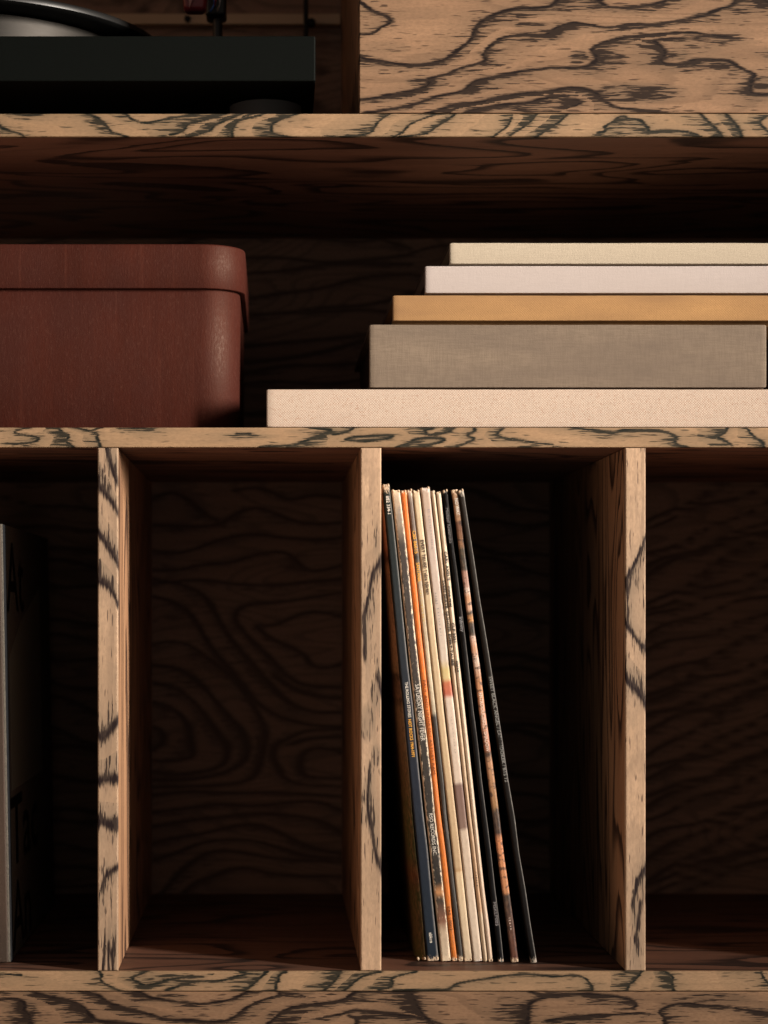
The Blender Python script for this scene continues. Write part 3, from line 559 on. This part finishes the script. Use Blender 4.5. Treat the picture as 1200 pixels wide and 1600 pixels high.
# ------------------------------------------------------------------ records
INKS = {}
def ink(c):
    if c not in INKS:
        n = NT('ink'); w = n.noise(n.obj, 900, 2, 0.6)
        INKS[c] = n.done(n.mix(n.remap(w, 0.45, 0.7, 0, 0.2), c, tuple(x*0.45+0.03 for x in c)), 0.6, 0.3)
    return INKS[c]
CARD = (0.62, 0.47, 0.33)
def sleeve_mat(name, stops, wear=0.3, mottle=0.3, fleck=CARD, edgewear=0.5, w=0.005, side=None, seed=0.0, linear=False, streak=0.0, rough=0.5, rim=0.0):
    """stops: (height on the drawing, colour) down the spine"""
    n = NT(name); xyz = n.sep(n.obj); zz = n.math('DIVIDE', xyz[2], 0.315)
    jit = n.noise(n.scale(n.obj, (120, 120, 120), (seed, 0, seed)), 1, 3, 0.6)
    zf = n.math('MULTIPLY_ADD', n.math('SUBTRACT', jit, 0.5), 0.010 if len(stops) > 3 else 0.002, zz)
    st = [(max(0, min(1, (1502-y)/740)), c) for y, c in stops]
    c = n.ramp(zf, st, 'LINEAR' if linear else 'CONSTANT')
    mo = n.noise(n.scale(n.obj, (500, 500, 260), (seed, 1, 0)), 1, 3, 0.6)
    c = n.mix(n.remap(mo, 0.4, 0.66, 0, mottle), c, (0.30, 0.16, 0.09) if streak else ((0.10, 0.07, 0.05) if max(max(q_[1]) for q_ in stops) > 0.2 else (0.004, 0.004, 0.004)))
    if streak:
        s2 = n.noise(n.scale(n.obj, (200, 200, 330), (seed, 3, 0)), 1, 2, 0.5); c = n.mix(n.remap(s2, 0.55, 0.62, 0, streak), c, (0.04, 0.022, 0.018))
    # past the spine the covers turn near-black, painted as shade between sleeves
    if side:
        cs = n.ramp(zf, [(max(0, min(1, (1502-y)/740)), q_) for y, q_ in side]); m2 = n.noise(n.scale(n.obj, (300, 300, 500), (seed, 2, 0)), 1, 3, 0.65)
        cs = n.mix(n.remap(m2, 0.42, 0.68, 0, 0.5), cs, (0.05, 0.025, 0.015))
        c = n.mix(n.math('GREATER_THAN', xyz[1], 0.0012), c, cs)
    # worn cardboard: flecks along both edges of the spine and at head and foot
    ac = n.attr('across'); ex = n.math('ABSOLUTE', ac)
    e1 = n.remap(ex, 0.45, 1.0, 0, edgewear*0.30)
    ez = n.math('MAXIMUM', n.remap(zz, 0.975, 0.998, 0, 0.36), n.remap(zz, 0.022, 0.002, 0, 0.36))
    wn = n.noise(n.scale(n.obj, (1300, 900, 300), (seed, 0, 0)), 1, 3, 0.75)
    thr = n.math('SUBTRACT', 0.80-wear*0.30, n.math('ADD', e1, ez))
    wf = n.remap(n.math('SUBTRACT', wn, thr), 0.0, 0.05, 0, 0.9)
    wf = n.math('MULTIPLY', wf, n.math('LESS_THAN', xyz[1], 0.0030))
    c = n.mix(wf, c, fleck)
    if rim: c = n.mix(n.math('MULTIPLY', n.remap(ac, 0.60, 0.92, 0, rim, True), n.remap(wn, 0.35, 0.6, 0.5, 1.0)), c, (0.36, 0.34, 0.31))  # pale right edge: painted highlight, on the rubbed sleeve also real rub
    n.bump(n.math('SUBTRACT', mo, wf), 0.3, 0.0003)
    return n.done(c, rough, 0.4 if max(max(q_[1]) for q_ in stops) > 0.2 else 0.05)
def record(i, label, xt, xb, wt, wb, mat, d, texts=(), mark=(), name='record_sleeve', yt=764, bulge=False):
    sc = K/S(d); x0, x1 = X(xb, d), X(xt, d); zf = Z(1517.6)+0.0002
    zt_ = Z(yt, d)-0.0; ang = math.atan2(x1-x0, zt_-zf); H = math.hypot(x1-x0, zt_-zf); H = 0.315*(1502-yt)/740+0.0006
    w0, w1 = wb*sc, wt*sc
    t = thing(name, (x0, d, zf+abs(math.sin(ang))*w0/2), label, 'record', 'records leaning in the compartment', (0, ang, 0))
    g = np.random.default_rng(i+40); nz = 80; vs, fs, acr = [], [], []; D = 0.311; m = None
    wob = np.interp(np.linspace(0, 1, nz+1), np.linspace(0, 1, 14), g.normal(0, 0.00016, 14)); woy = np.interp(np.linspace(0, 1, nz+1), np.linspace(0, 1, 18), g.normal(0, 0.00015, 18))
    for j in range(nz+1):
        f = j/nz; f = 0.5-0.5*math.cos(math.pi*f) if False else f
        hw = (w0+(w1-w0)*f)/2+wob[j]*0.5; hw = max(hw, 0.0012); z = H*f; dy = woy[j]
        e = min(z, H-z)
        if e < 0.0045: hw *= 1.0+0.04*(1-e/0.0045); dy += 0.0008*(1-e/0.0045)**2
        rr = min(hw*0.85, 0.0013); back_hw = max(hw*0.62, 0.0009)
        prof = [(-back_hw, D), (-hw*0.97, 0.03)]
        for k in range(6): a = R(90*k/5); prof.append((-hw+rr*(1-math.cos(a)), rr*(1-math.sin(a))))
        # shallow groove down the middle of the spine between the two boards
        prof += [(-max(hw-rr, 0)*0.5, -0.00008), (0, 0.00004), (max(hw-rr, 0)*0.5, -0.00008)]
        for k in range(6): a = R(90*k/5); prof.append((hw-rr*(1-math.sin(a)), rr*(1-math.cos(a))))
        prof += [(hw*0.97, 0.03), (back_hw, D)]
        if bulge:       # a swollen sleeve: its spine swings round in one wide curve towards the left
            prof = [(-hw, D), (-hw, 0.045)]+[(hw*0.96-1.96*hw*math.sin(R(90-a*7.5)), 0.026*(1-math.cos(R(90-a*7.5)))) for a in range(0, 12)]+[(hw*0.97, 0.0), (hw, 0.0006), (hw, 0.03), (hw, D)]
        m = len(prof)
        for (a, b) in prof: vs.append((a+wob[j], b+dy, z)); acr.append(a/hw if b < 0.01 else 0.0)
    for j in range(nz):
        for k in range(m):
            k2 = (k+1) % m; fs.append((j*m+k, j*m+k2, (j+1)*m+k2, (j+1)*m+k))
    fs.append(tuple(range(m))[::-1]); fs.append(tuple(nz*m+k for k in range(m)))
    o = link('sleeve', mesh_of('sleeve', vs, fs), mat, t, True); o.data.set_sharp_from_angle(angle=R(55))
    at_ = o.data.attributes.new('across', 'FLOAT', 'POINT'); at_.data.foreach_set('value', acr)
    # the two board ends standing up a little at the head and foot of the spine, bruised and pale
    for zz, sgn in ((H, 1), (0.0, -1)):
        hw = (w1 if sgn > 0 else w0)/2
        if hw < 0.0014: continue
        for s in (-1, 1):
            r_ = min(0.0009, hw*0.42); zc = zz+sgn*g.uniform(-0.0004, 0.0006 if sgn > 0 else 0.0)-(sgn*0.0008)
            cx_ = s*(hw-r_*1.05)
            bm = bmesh.new(); bmesh.ops.create_uvsphere(bm, u_segments=10, v_segments=7, radius=r_)
            for v in bm.verts: v.co = (cx_+v.co.x, r_*1.1+0.0004+v.co.y*1.3, zc+v.co.z*g.uniform(1.15, 1.5))
            if sgn < 0:
                lo = min(v.co.z for v in bm.verts)
                for v in bm.verts: v.co.z += 0.0001-lo
            link('worn_corner', bm_mesh('worn_corner', bm), M['card'], t, True)
    L = 740.0
    for (txt, ya, yb, hpx, off, colr, bold) in texts:
        za = (1502-ya)/L*H; ln = (yb-ya)/L*H
        hw = (w0+(w1-w0)*za/H)
        jx = float(np.interp(za/H-0.5*ln/H, np.linspace(0, 1, nz+1), wob))
        mt = Matrix.Translation((off*sc+jx, -0.00040, za)) @ Matrix(((0, 1, 0, 0), (0, 0, -1, 0), (-1, 0, 0, 0), (0, 0, 0, 1)))
        text_mesh('lettering', txt, ln, hpx*sc, ink(colr), t, mt, bold)
    for (ya, yb, wpx, off, colr) in mark:     # small unreadable smudges of print
        bm = bmesh.new(); y = ya
        while y < yb:
            h = g.uniform(1.6, 3.6); z_ = (1502-y)/L*H; ww = wpx*sc*g.uniform(0.5, 1.0)
            vsq = [bm.verts.new((off*sc+ax_, -0.00036, z_+bz)) for ax_, bz in ((-ww/2, 0), (ww/2, 0.0001), (ww/2*g.uniform(0.4, 1), -h*sc*0.55), (-ww/2, -h*sc*0.5))]
            bm.faces.new(vsq); y += h+g.uniform(0.6, 3.5)
        link('faded_print', bm_mesh('faded_print', bm), ink(colr), t)
    return t
M['card'] = flat_mat('bruised cardboard', (0.60, 0.45, 0.31), 0.9, 0.1, 0, 1500)
WHT, GOLD, BLK = (0.72, 0.68, 0.60), (0.80, 0.40, 0.06), (0.025, 0.02, 0.018)
c1, c2 = (0.020, 0.026, 0.024), (0.045, 0.055, 0.085)
side1 = [(762, (0.132, 0.050, 0.028)), (800, (0.154, 0.066, 0.033)), (858, (0.198, 0.072, 0.039)), (876, (0.028, 0.011, 0.008)), (885, (0.176, 0.083, 0.039)), (1000, (0.165, 0.094, 0.055)), (1048, (0.143, 0.088, 0.050)), (1056, (0.011, 0.008, 0.007)), (1090, (0.088, 0.050, 0.033)), (1096, (0.011, 0.008, 0.007)), (1110, (0.143, 0.094, 0.055)), (1200, (0.088, 0.061, 0.033)), (1270, (0.039, 0.044, 0.017)), (1340, (0.033, 0.044, 0.017)), (1370, (0.088, 0.039, 0.019)), (1400, (0.039, 0.044, 0.017)), (1460, (0.066, 0.050, 0.022)), (1502, (0.066, 0.077, 0.028))]
W0 = sleeve_mat('brown and green picture sleeve', side1, 0.10, 0.35, (0.45, 0.25, 0.14), 0.0, 0.006, None, 12.0, True, 0.35)
W = [sleeve_mat('dark blue sleeve', [(762, c1), (950, (0.028, 0.034, 0.038)), (1150, (0.026, 0.030, 0.042)), (1502, (0.020, 0.028, 0.040))], 0.10, 0.15, CARD, 0.10, 0.006, None, 1.0, True, rough=0.42, rim=0.45),
     sleeve_mat('scuffed black sleeve', [(762, (0.58, 0.45, 0.32)), (800, (0.40, 0.32, 0.24)), (850, (0.05, 0.042, 0.038)), (1380, (0.020, 0.018, 0.016)), (1395, (0.50, 0.24, 0.10)), (1405, (0.03, 0.025, 0.02)), (1440, (0.22, 0.10, 0.06)), (1455, (0.50, 0.38, 0.27)), (1502, (0.62, 0.50, 0.36))], 0.50, 0.2, (0.70, 0.56, 0.40), 1.05, 0.006, None, 2.0, True),
     sleeve_mat('orange sleeve', [(762, (0.78, 0.19, 0.03)), (1502, (0.60, 0.17, 0.022))], 0.05, 0.30, CARD, 0.1, 0.0035, None, 3.0, True),
     sleeve_mat('grey and black sleeve', [(762, (0.52, 0.40, 0.32)), (785, (0.17, 0.12, 0.09)), (862, (0.14, 0.10, 0.08)), (870, (0.03, 0.025, 0.02)), (905, (0.40, 0.32, 0.23)), (925, (0.50, 0.40, 0.27)), (1085, (0.55, 0.45, 0.31)), (1112, (0.42, 0.36, 0.26)), (1120, (0.035, 0.03, 0.025)), (1502, (0.03, 0.026, 0.022))], 0.28, 0.2, CARD, 0.45, 0.0038, None, 4.0, True),
     sleeve_mat('warm cream sleeve', [(762, (0.64, 0.51, 0.34)), (1000, (0.56, 0.42, 0.26)), (1355, (0.52, 0.37, 0.22)), (1360, (0.45, 0.28, 0.14)), (1364, (0.64, 0.49, 0.31)), (1502, (0.64, 0.51, 0.36))], 0.0, 0.12, CARD, 0.0, 0.0055, None, 5.0, True),
     sleeve_mat('greyish white sleeve', [(762, (0.50, 0.37, 0.28)), (850, (0.52, 0.41, 0.35)), (1030, (0.60, 0.50, 0.41)), (1045, (0.58, 0.45, 0.20)), (1060, (0.62, 0.48, 0.24)), (1066, (0.50, 0.15, 0.07)), (1085, (0.48, 0.13, 0.08)), (1091, (0.64, 0.52, 0.42)), (1222, (0.62, 0.50, 0.40)), (1227, (0.20, 0.12, 0.10)), (1294, (0.22, 0.14, 0.11)), (1300, (0.60, 0.48, 0.37)), (1502, (0.66, 0.54, 0.42))], 0.05, 0.14, (0.70, 0.62, 0.56), 0.2, 0.0062, None, 6.0, True),
     sleeve_mat('thin cream sleeve', [(762, (0.60, 0.47, 0.32)), (1280, (0.50, 0.35, 0.22)), (1420, (0.52, 0.32, 0.18)), (1430, (0.62, 0.49, 0.34)), (1502, (0.62, 0.48, 0.33))], 0.0, 0.14, CARD, 0.0, 0.003, None, 7.0, True),
     sleeve_mat('ivory sleeve', [(762, (0.70, 0.56, 0.40)), (1502, (0.62, 0.48, 0.36))], 0.0, 0.14, CARD, 0.0, 0.0035, [(762, (0.01, 0.01, 0.01)), (1502, (0.01, 0.01, 0.01))], 8.0, True),
     sleeve_mat('matt black sleeve', [(762, (0.007, 0.006, 0.006)), (1200, (0.008, 0.007, 0.007)), (1502, (0.008, 0.008, 0.009))], 0.0, 0.2, (0.5, 0.45, 0.40), 0.05, 0.0035, None, 9.0, True, rough=0.42, rim=0.5),
     sleeve_mat('brown and pink picture sleeve', [(762, (0.40, 0.24, 0.14)), (811, (0.36, 0.20, 0.11)), (813, (0.13, 0.055, 0.035)), (850, (0.24, 0.12, 0.06)), (857, (0.05, 0.042, 0.028)), (889, (0.045, 0.04, 0.03)), (892, (0.36, 0.20, 0.15)), (916, (0.40, 0.24, 0.19)), (919, (0.66, 0.54, 0.46)), (932, (0.55, 0.28, 0.14)), (951, (0.58, 0.36, 0.26)), (956, (0.10, 0.08, 0.05)), (968, (0.60, 0.28, 0.10)), (971, (0.03, 0.03, 0.025)), (990, (0.05, 0.04, 0.03)), (993, (0.60, 0.44, 0.36)), (1012, (0.55, 0.28, 0.16)), (1030, (0.56, 0.42, 0.34)), (1060, (0.42, 0.20, 0.10)), (1090, (0.58, 0.27, 0.13)), (1130, (0.56, 0.30, 0.20)), (1170, (0.36, 0.12, 0.06)), (1174, (0.04, 0.03, 0.022)), (1190, (0.42, 0.22, 0.12)), (1258, (0.30, 0.16, 0.07)), (1268, (0.04, 0.03, 0.024)), (1300, (0.05, 0.03, 0.024)), (1310, (0.55, 0.22, 0.10)), (1392, (0.50, 0.22, 0.10)), (1398, (0.04, 0.03, 0.024)), (1502, (0.12, 0.04, 0.025))][:31], 0.12, 0.25, CARD, 0.2, 0.0045, [(762, (0.01, 0.01, 0.01)), (1502, (0.01, 0.01, 0.01))], 10.0, True, 0.75),
     sleeve_mat('black sleeve with rubbed edge', [(762, (0.030, 0.024, 0.020)), (1000, (0.016, 0.013, 0.011)), (1502, (0.010, 0.009, 0.009))], 0.12, 0.2, (0.42, 0.36, 0.30), 0.22, 0.0038, None, 11.0, True, rim=0.55)]
RL = [
 ('dark blue record sleeve with white and yellow lettering, left of the scuffed black one', 603.2, 677.0, 11.2, 18.5, 0.0355, [('882 334-1', 780, 808, 5.2, 0.6, WHT, 0.012), ('THE ROLLING STONES', 1069, 1124, 4.6, 0.6, WHT, 0.012), ('HOT ROCKS 1964-1971', 1127, 1185, 4.8, 0.6, GOLD, 0.02), ('abkco', 1458, 1474, 5.0, 0.5, WHT, 0.02)], [], 758.5),
 ('badly scuffed black and cream record sleeve right of the dark blue one', 618.6, 697.6, 13.0, 15.5, 0.0350, [('TELK653', 787, 812, 5.0, 2.0, (0.30, 0.28, 0.27), 0.0), ('SATURDAY NIGHT FEVER', 1067, 1156, 6.6, 0.8, WHT, 0.0), ('RSO RECORDS INC.', 1270, 1336, 5.6, 0.2, WHT, 0.0)], [], 767),
 ('bright orange record sleeve, the only orange one in the row', 630.4, 710.5, 8.4, 8.6, 0.0350, [('PAUL AND LINDA McCARTNEY RAM', 1060, 1208, 4.4, 0.3, (0.14, 0.04, 0.015), 0.0), ('PAS 10003', 1416, 1453, 4.4, 0.2, (0.05, 0.02, 0.01), 0.0)], [], 767),
 ('narrow worn record sleeve, grey at the top and black below, with small gold lettering', 640.0, 720.1, 8.4, 8.4, 0.0350, [('CBS 86015', 826, 862, 4.8, 0.0, GOLD, 0.02), ('SANTANA', 876, 906, 5.2, 0.2, GOLD, 0.02)], [(920, 972, 3.2, -0.2, (0.55, 0.34, 0.10))], 766),
 ('cream record sleeve with typewritten brown title, right of the grey and black one', 650.3, 731.7, 11.2, 13.2, 0.0345, [('EVERT TAUBE. I våra hjärtan', 839, 925, 5.0, 0.9, (0.06, 0.035, 0.025), 0.03)], [], 768),
 ('widest greyish white record sleeve with a red patch halfway down its spine', 664.3, 747.0, 14.4, 14.2, 0.0340, [], [(796, 800, 3.2, 1.5, (0.28, 0.24, 0.26)), (806, 858, 3.0, 1.5, (0.34, 0.29, 0.28)), (926, 944, 2.6, -1.6, (0.25, 0.22, 0.22)), (950, 992, 2.6, -1.0, (0.25, 0.22, 0.22)), (1120, 1175, 1.8, 1.0, (0.40, 0.34, 0.30))], 763),
 ('slim cream record sleeve with a long black title in capitals', 676.8, 759.2, 6.6, 6.6, 0.0335, [('SVEN BERTIL SJUNGER EVERT TAUBE', 903, 1037, 4.2, 0.0, BLK, 0.035)], [(1362, 1384, 2.4, 0.0, BLK)], 767),
 ('slim ivory record sleeve just left of the matt black one', 685.0, 767.0, 7.2, 7.4, 0.0330, [("CARL AXEL'S", 856, 902, 4.6, 0.3, BLK, 0.035), ('rune grej', 911, 943, 4.6, 0.0, BLK, 0.035), ('CLP 2021', 968, 999, 4.4, 0.0, BLK, 0.035), ('stereo', 1028, 1046, 4.4, 0.0, BLK, 0.035)], [], 769),
 ('matt black record sleeve with small grey lettering, between the ivory and the picture sleeve', 695.6, 783.3, 7.8, 8.2, 0.0320, [('Michael Kiwanuka', 790, 845, 5.2, -0.2, (0.20, 0.19, 0.19), 0.0), ('Infinity', 961, 984, 5.2, 0.4, (0.30, 0.29, 0.29), 0.0), ('MSKLP005', 1408, 1445, 4.8, 0.0, (0.32, 0.30, 0.30), 0.0)], [], 766),
 ('record sleeve with brown, pink and orange picture running down its spine', 709.8, 804.6, 9.6, 11.0, 0.0300, [('NO WAY', 776, 802, 5.2, 0.6, WHT, 0.02), ('ENTRODUCING..... SHADOW', 1080, 1172, 5.4, 0.6, (0.74, 0.60, 0.50), 0.01)], [(1432, 1450, 3.6, 0.4, (0.55, 0.42, 0.36))], 765),
 ('black record sleeve with rubbed pale edge standing apart, rightmost of the records', 719.8, 834.0, 8.2, 9.6, 0.0285, [('SWEET BLACK ANGEL / EARL HOOKER / BTS 12', 1054, 1219, 5.2, 0.8, (0.32, 0.31, 0.29), 0.0)], [], 763)]
record(20, 'thick picture sleeve in brown and green squeezed between the divider and the dark blue sleeve', 594.4, 659.0, 4.6, 15.0, W0, 0.0362, yt=766, bulge=True)
for i, (lab, xt, xb, wt, wb, d, tx, mk, yt) in enumerate(RL): record(i, lab, xt, xb, wt, wb, W[i], d, tx, mk, yt=yt)

# ------------------------------------------------------------------ tall dark book at the far left
n = NT('dark brown book cloth'); a_ = n.noise(n.scale(n.obj, (1500, 1500, 900)), 1, 3, 0.7); b_ = n.noise(n.scale(n.obj, (60, 60, 20)), 1, 3, 0.6)
c = n.mix(n.remap(b_, 0.3, 0.7), (0.060, 0.036, 0.025), (0.044, 0.030, 0.022)); c = n.mix(n.remap(a_, 0.55, 0.7, 0, 0.6), c, (0.11, 0.08, 0.06)); n.bump(a_, 0.5, 0.0003)
M['bookcloth'] = n.done(c, 0.6, 0.3)
M['bookside'] = flat_mat('black grey printed board', (0.135, 0.120, 0.100), 0.7, 0.06, 0, 700)
M['joint_shade'] = flat_mat('black shade strip', (0.016, 0.017, 0.019), 0.7, 0.1, 0, 900)
M['deboss'] = flat_mat('black foil lettering', (0.004, 0.004, 0.004), 0.5, 0.2)
M['panelgloss'] = flat_mat('dark olive print', (0.22, 0.22, 0.18), 0.4, 0.45)
DBK = 0.028; zb0 = Z(1517.6)+0.0002; hgt = Z(819, DBK)-zb0
tb = thing('tall_book', (X(-20, DBK), DBK+0.13, zb0), 'tall dark book with black letters on its cover, at the left edge of the picture', 'book', None, (0, R(-1.05), 0))
ox = X(16.6, DBK)-X(-20, DBK)
bt = 0.050
def TB(name, x0, x1, y0, y1, z0, z1, r, m, seg=3): return bevel_box(name, x0, x1, y0-0.13, y1-0.13, z0, z1, r, m, tb, seg)
TB('cover_board', ox-0.0030, ox, 0.0012, 0.268, 0.0003, hgt, 0.0008, M['bookside'])
TB('cover_board', ox-bt, ox-bt+0.003, 0.0012, 0.268, 0.0003, hgt, 0.0008, M['bookside'])
TB('spine', ox-bt+0.0005, ox-0.0016, 0.0, 0.004, 0.0002, hgt+0.0001, 0.0010, M['bookcloth'])
TB('shade_strip', ox-0.0006, ox+0.0003, 0.0014, 0.0125, 0.0006, hgt-0.0003, 0.0002, M['joint_shade'], 1)  # dark strip standing in for shade on the front of the cover
TB('page_block', ox-bt+0.0031, ox-0.0031, 0.0042, 0.264, 0.003, hgt-0.003, 0.0003, M['pages_shade'], 1)
def side_text(txt, ya, za, w, h):
    mt = Matrix.Translation((ox+0.00012, ya-0.13, za)) @ Matrix(((0, 0, 1, 0), (1, 0, 0, 0), (0, 1, 0, 0), (0, 0, 0, 1)))
    text_mesh('cover_lettering', txt, w, h, M['deboss'], tb, mt, 0.012)
side_text('At', 0.013, hgt-0.034, 0.092, 0.046)
side_text('Tac', 0.013, hgt-0.205, 0.150, 0.046)
side_text('An', 0.013, hgt-0.262, 0.100, 0.044)
pts = [(0.022, hgt-0.178), (0.200, hgt-0.178), (0.200, hgt-0.040), (0.088, hgt-0.064), (0.022, hgt-0.088)]
me = mesh_of('cover_print', [(ox+e, y-0.13, z) for e in (0.00008, 0.00002) for y, z in pts], [(0, 1, 2, 3, 4), (9, 8, 7, 6, 5)]+[(k, 5+k, 5+(k+1) % 5, (k+1) % 5) for k in range(5)])
link('cover_print', me, M['panelgloss'], tb)
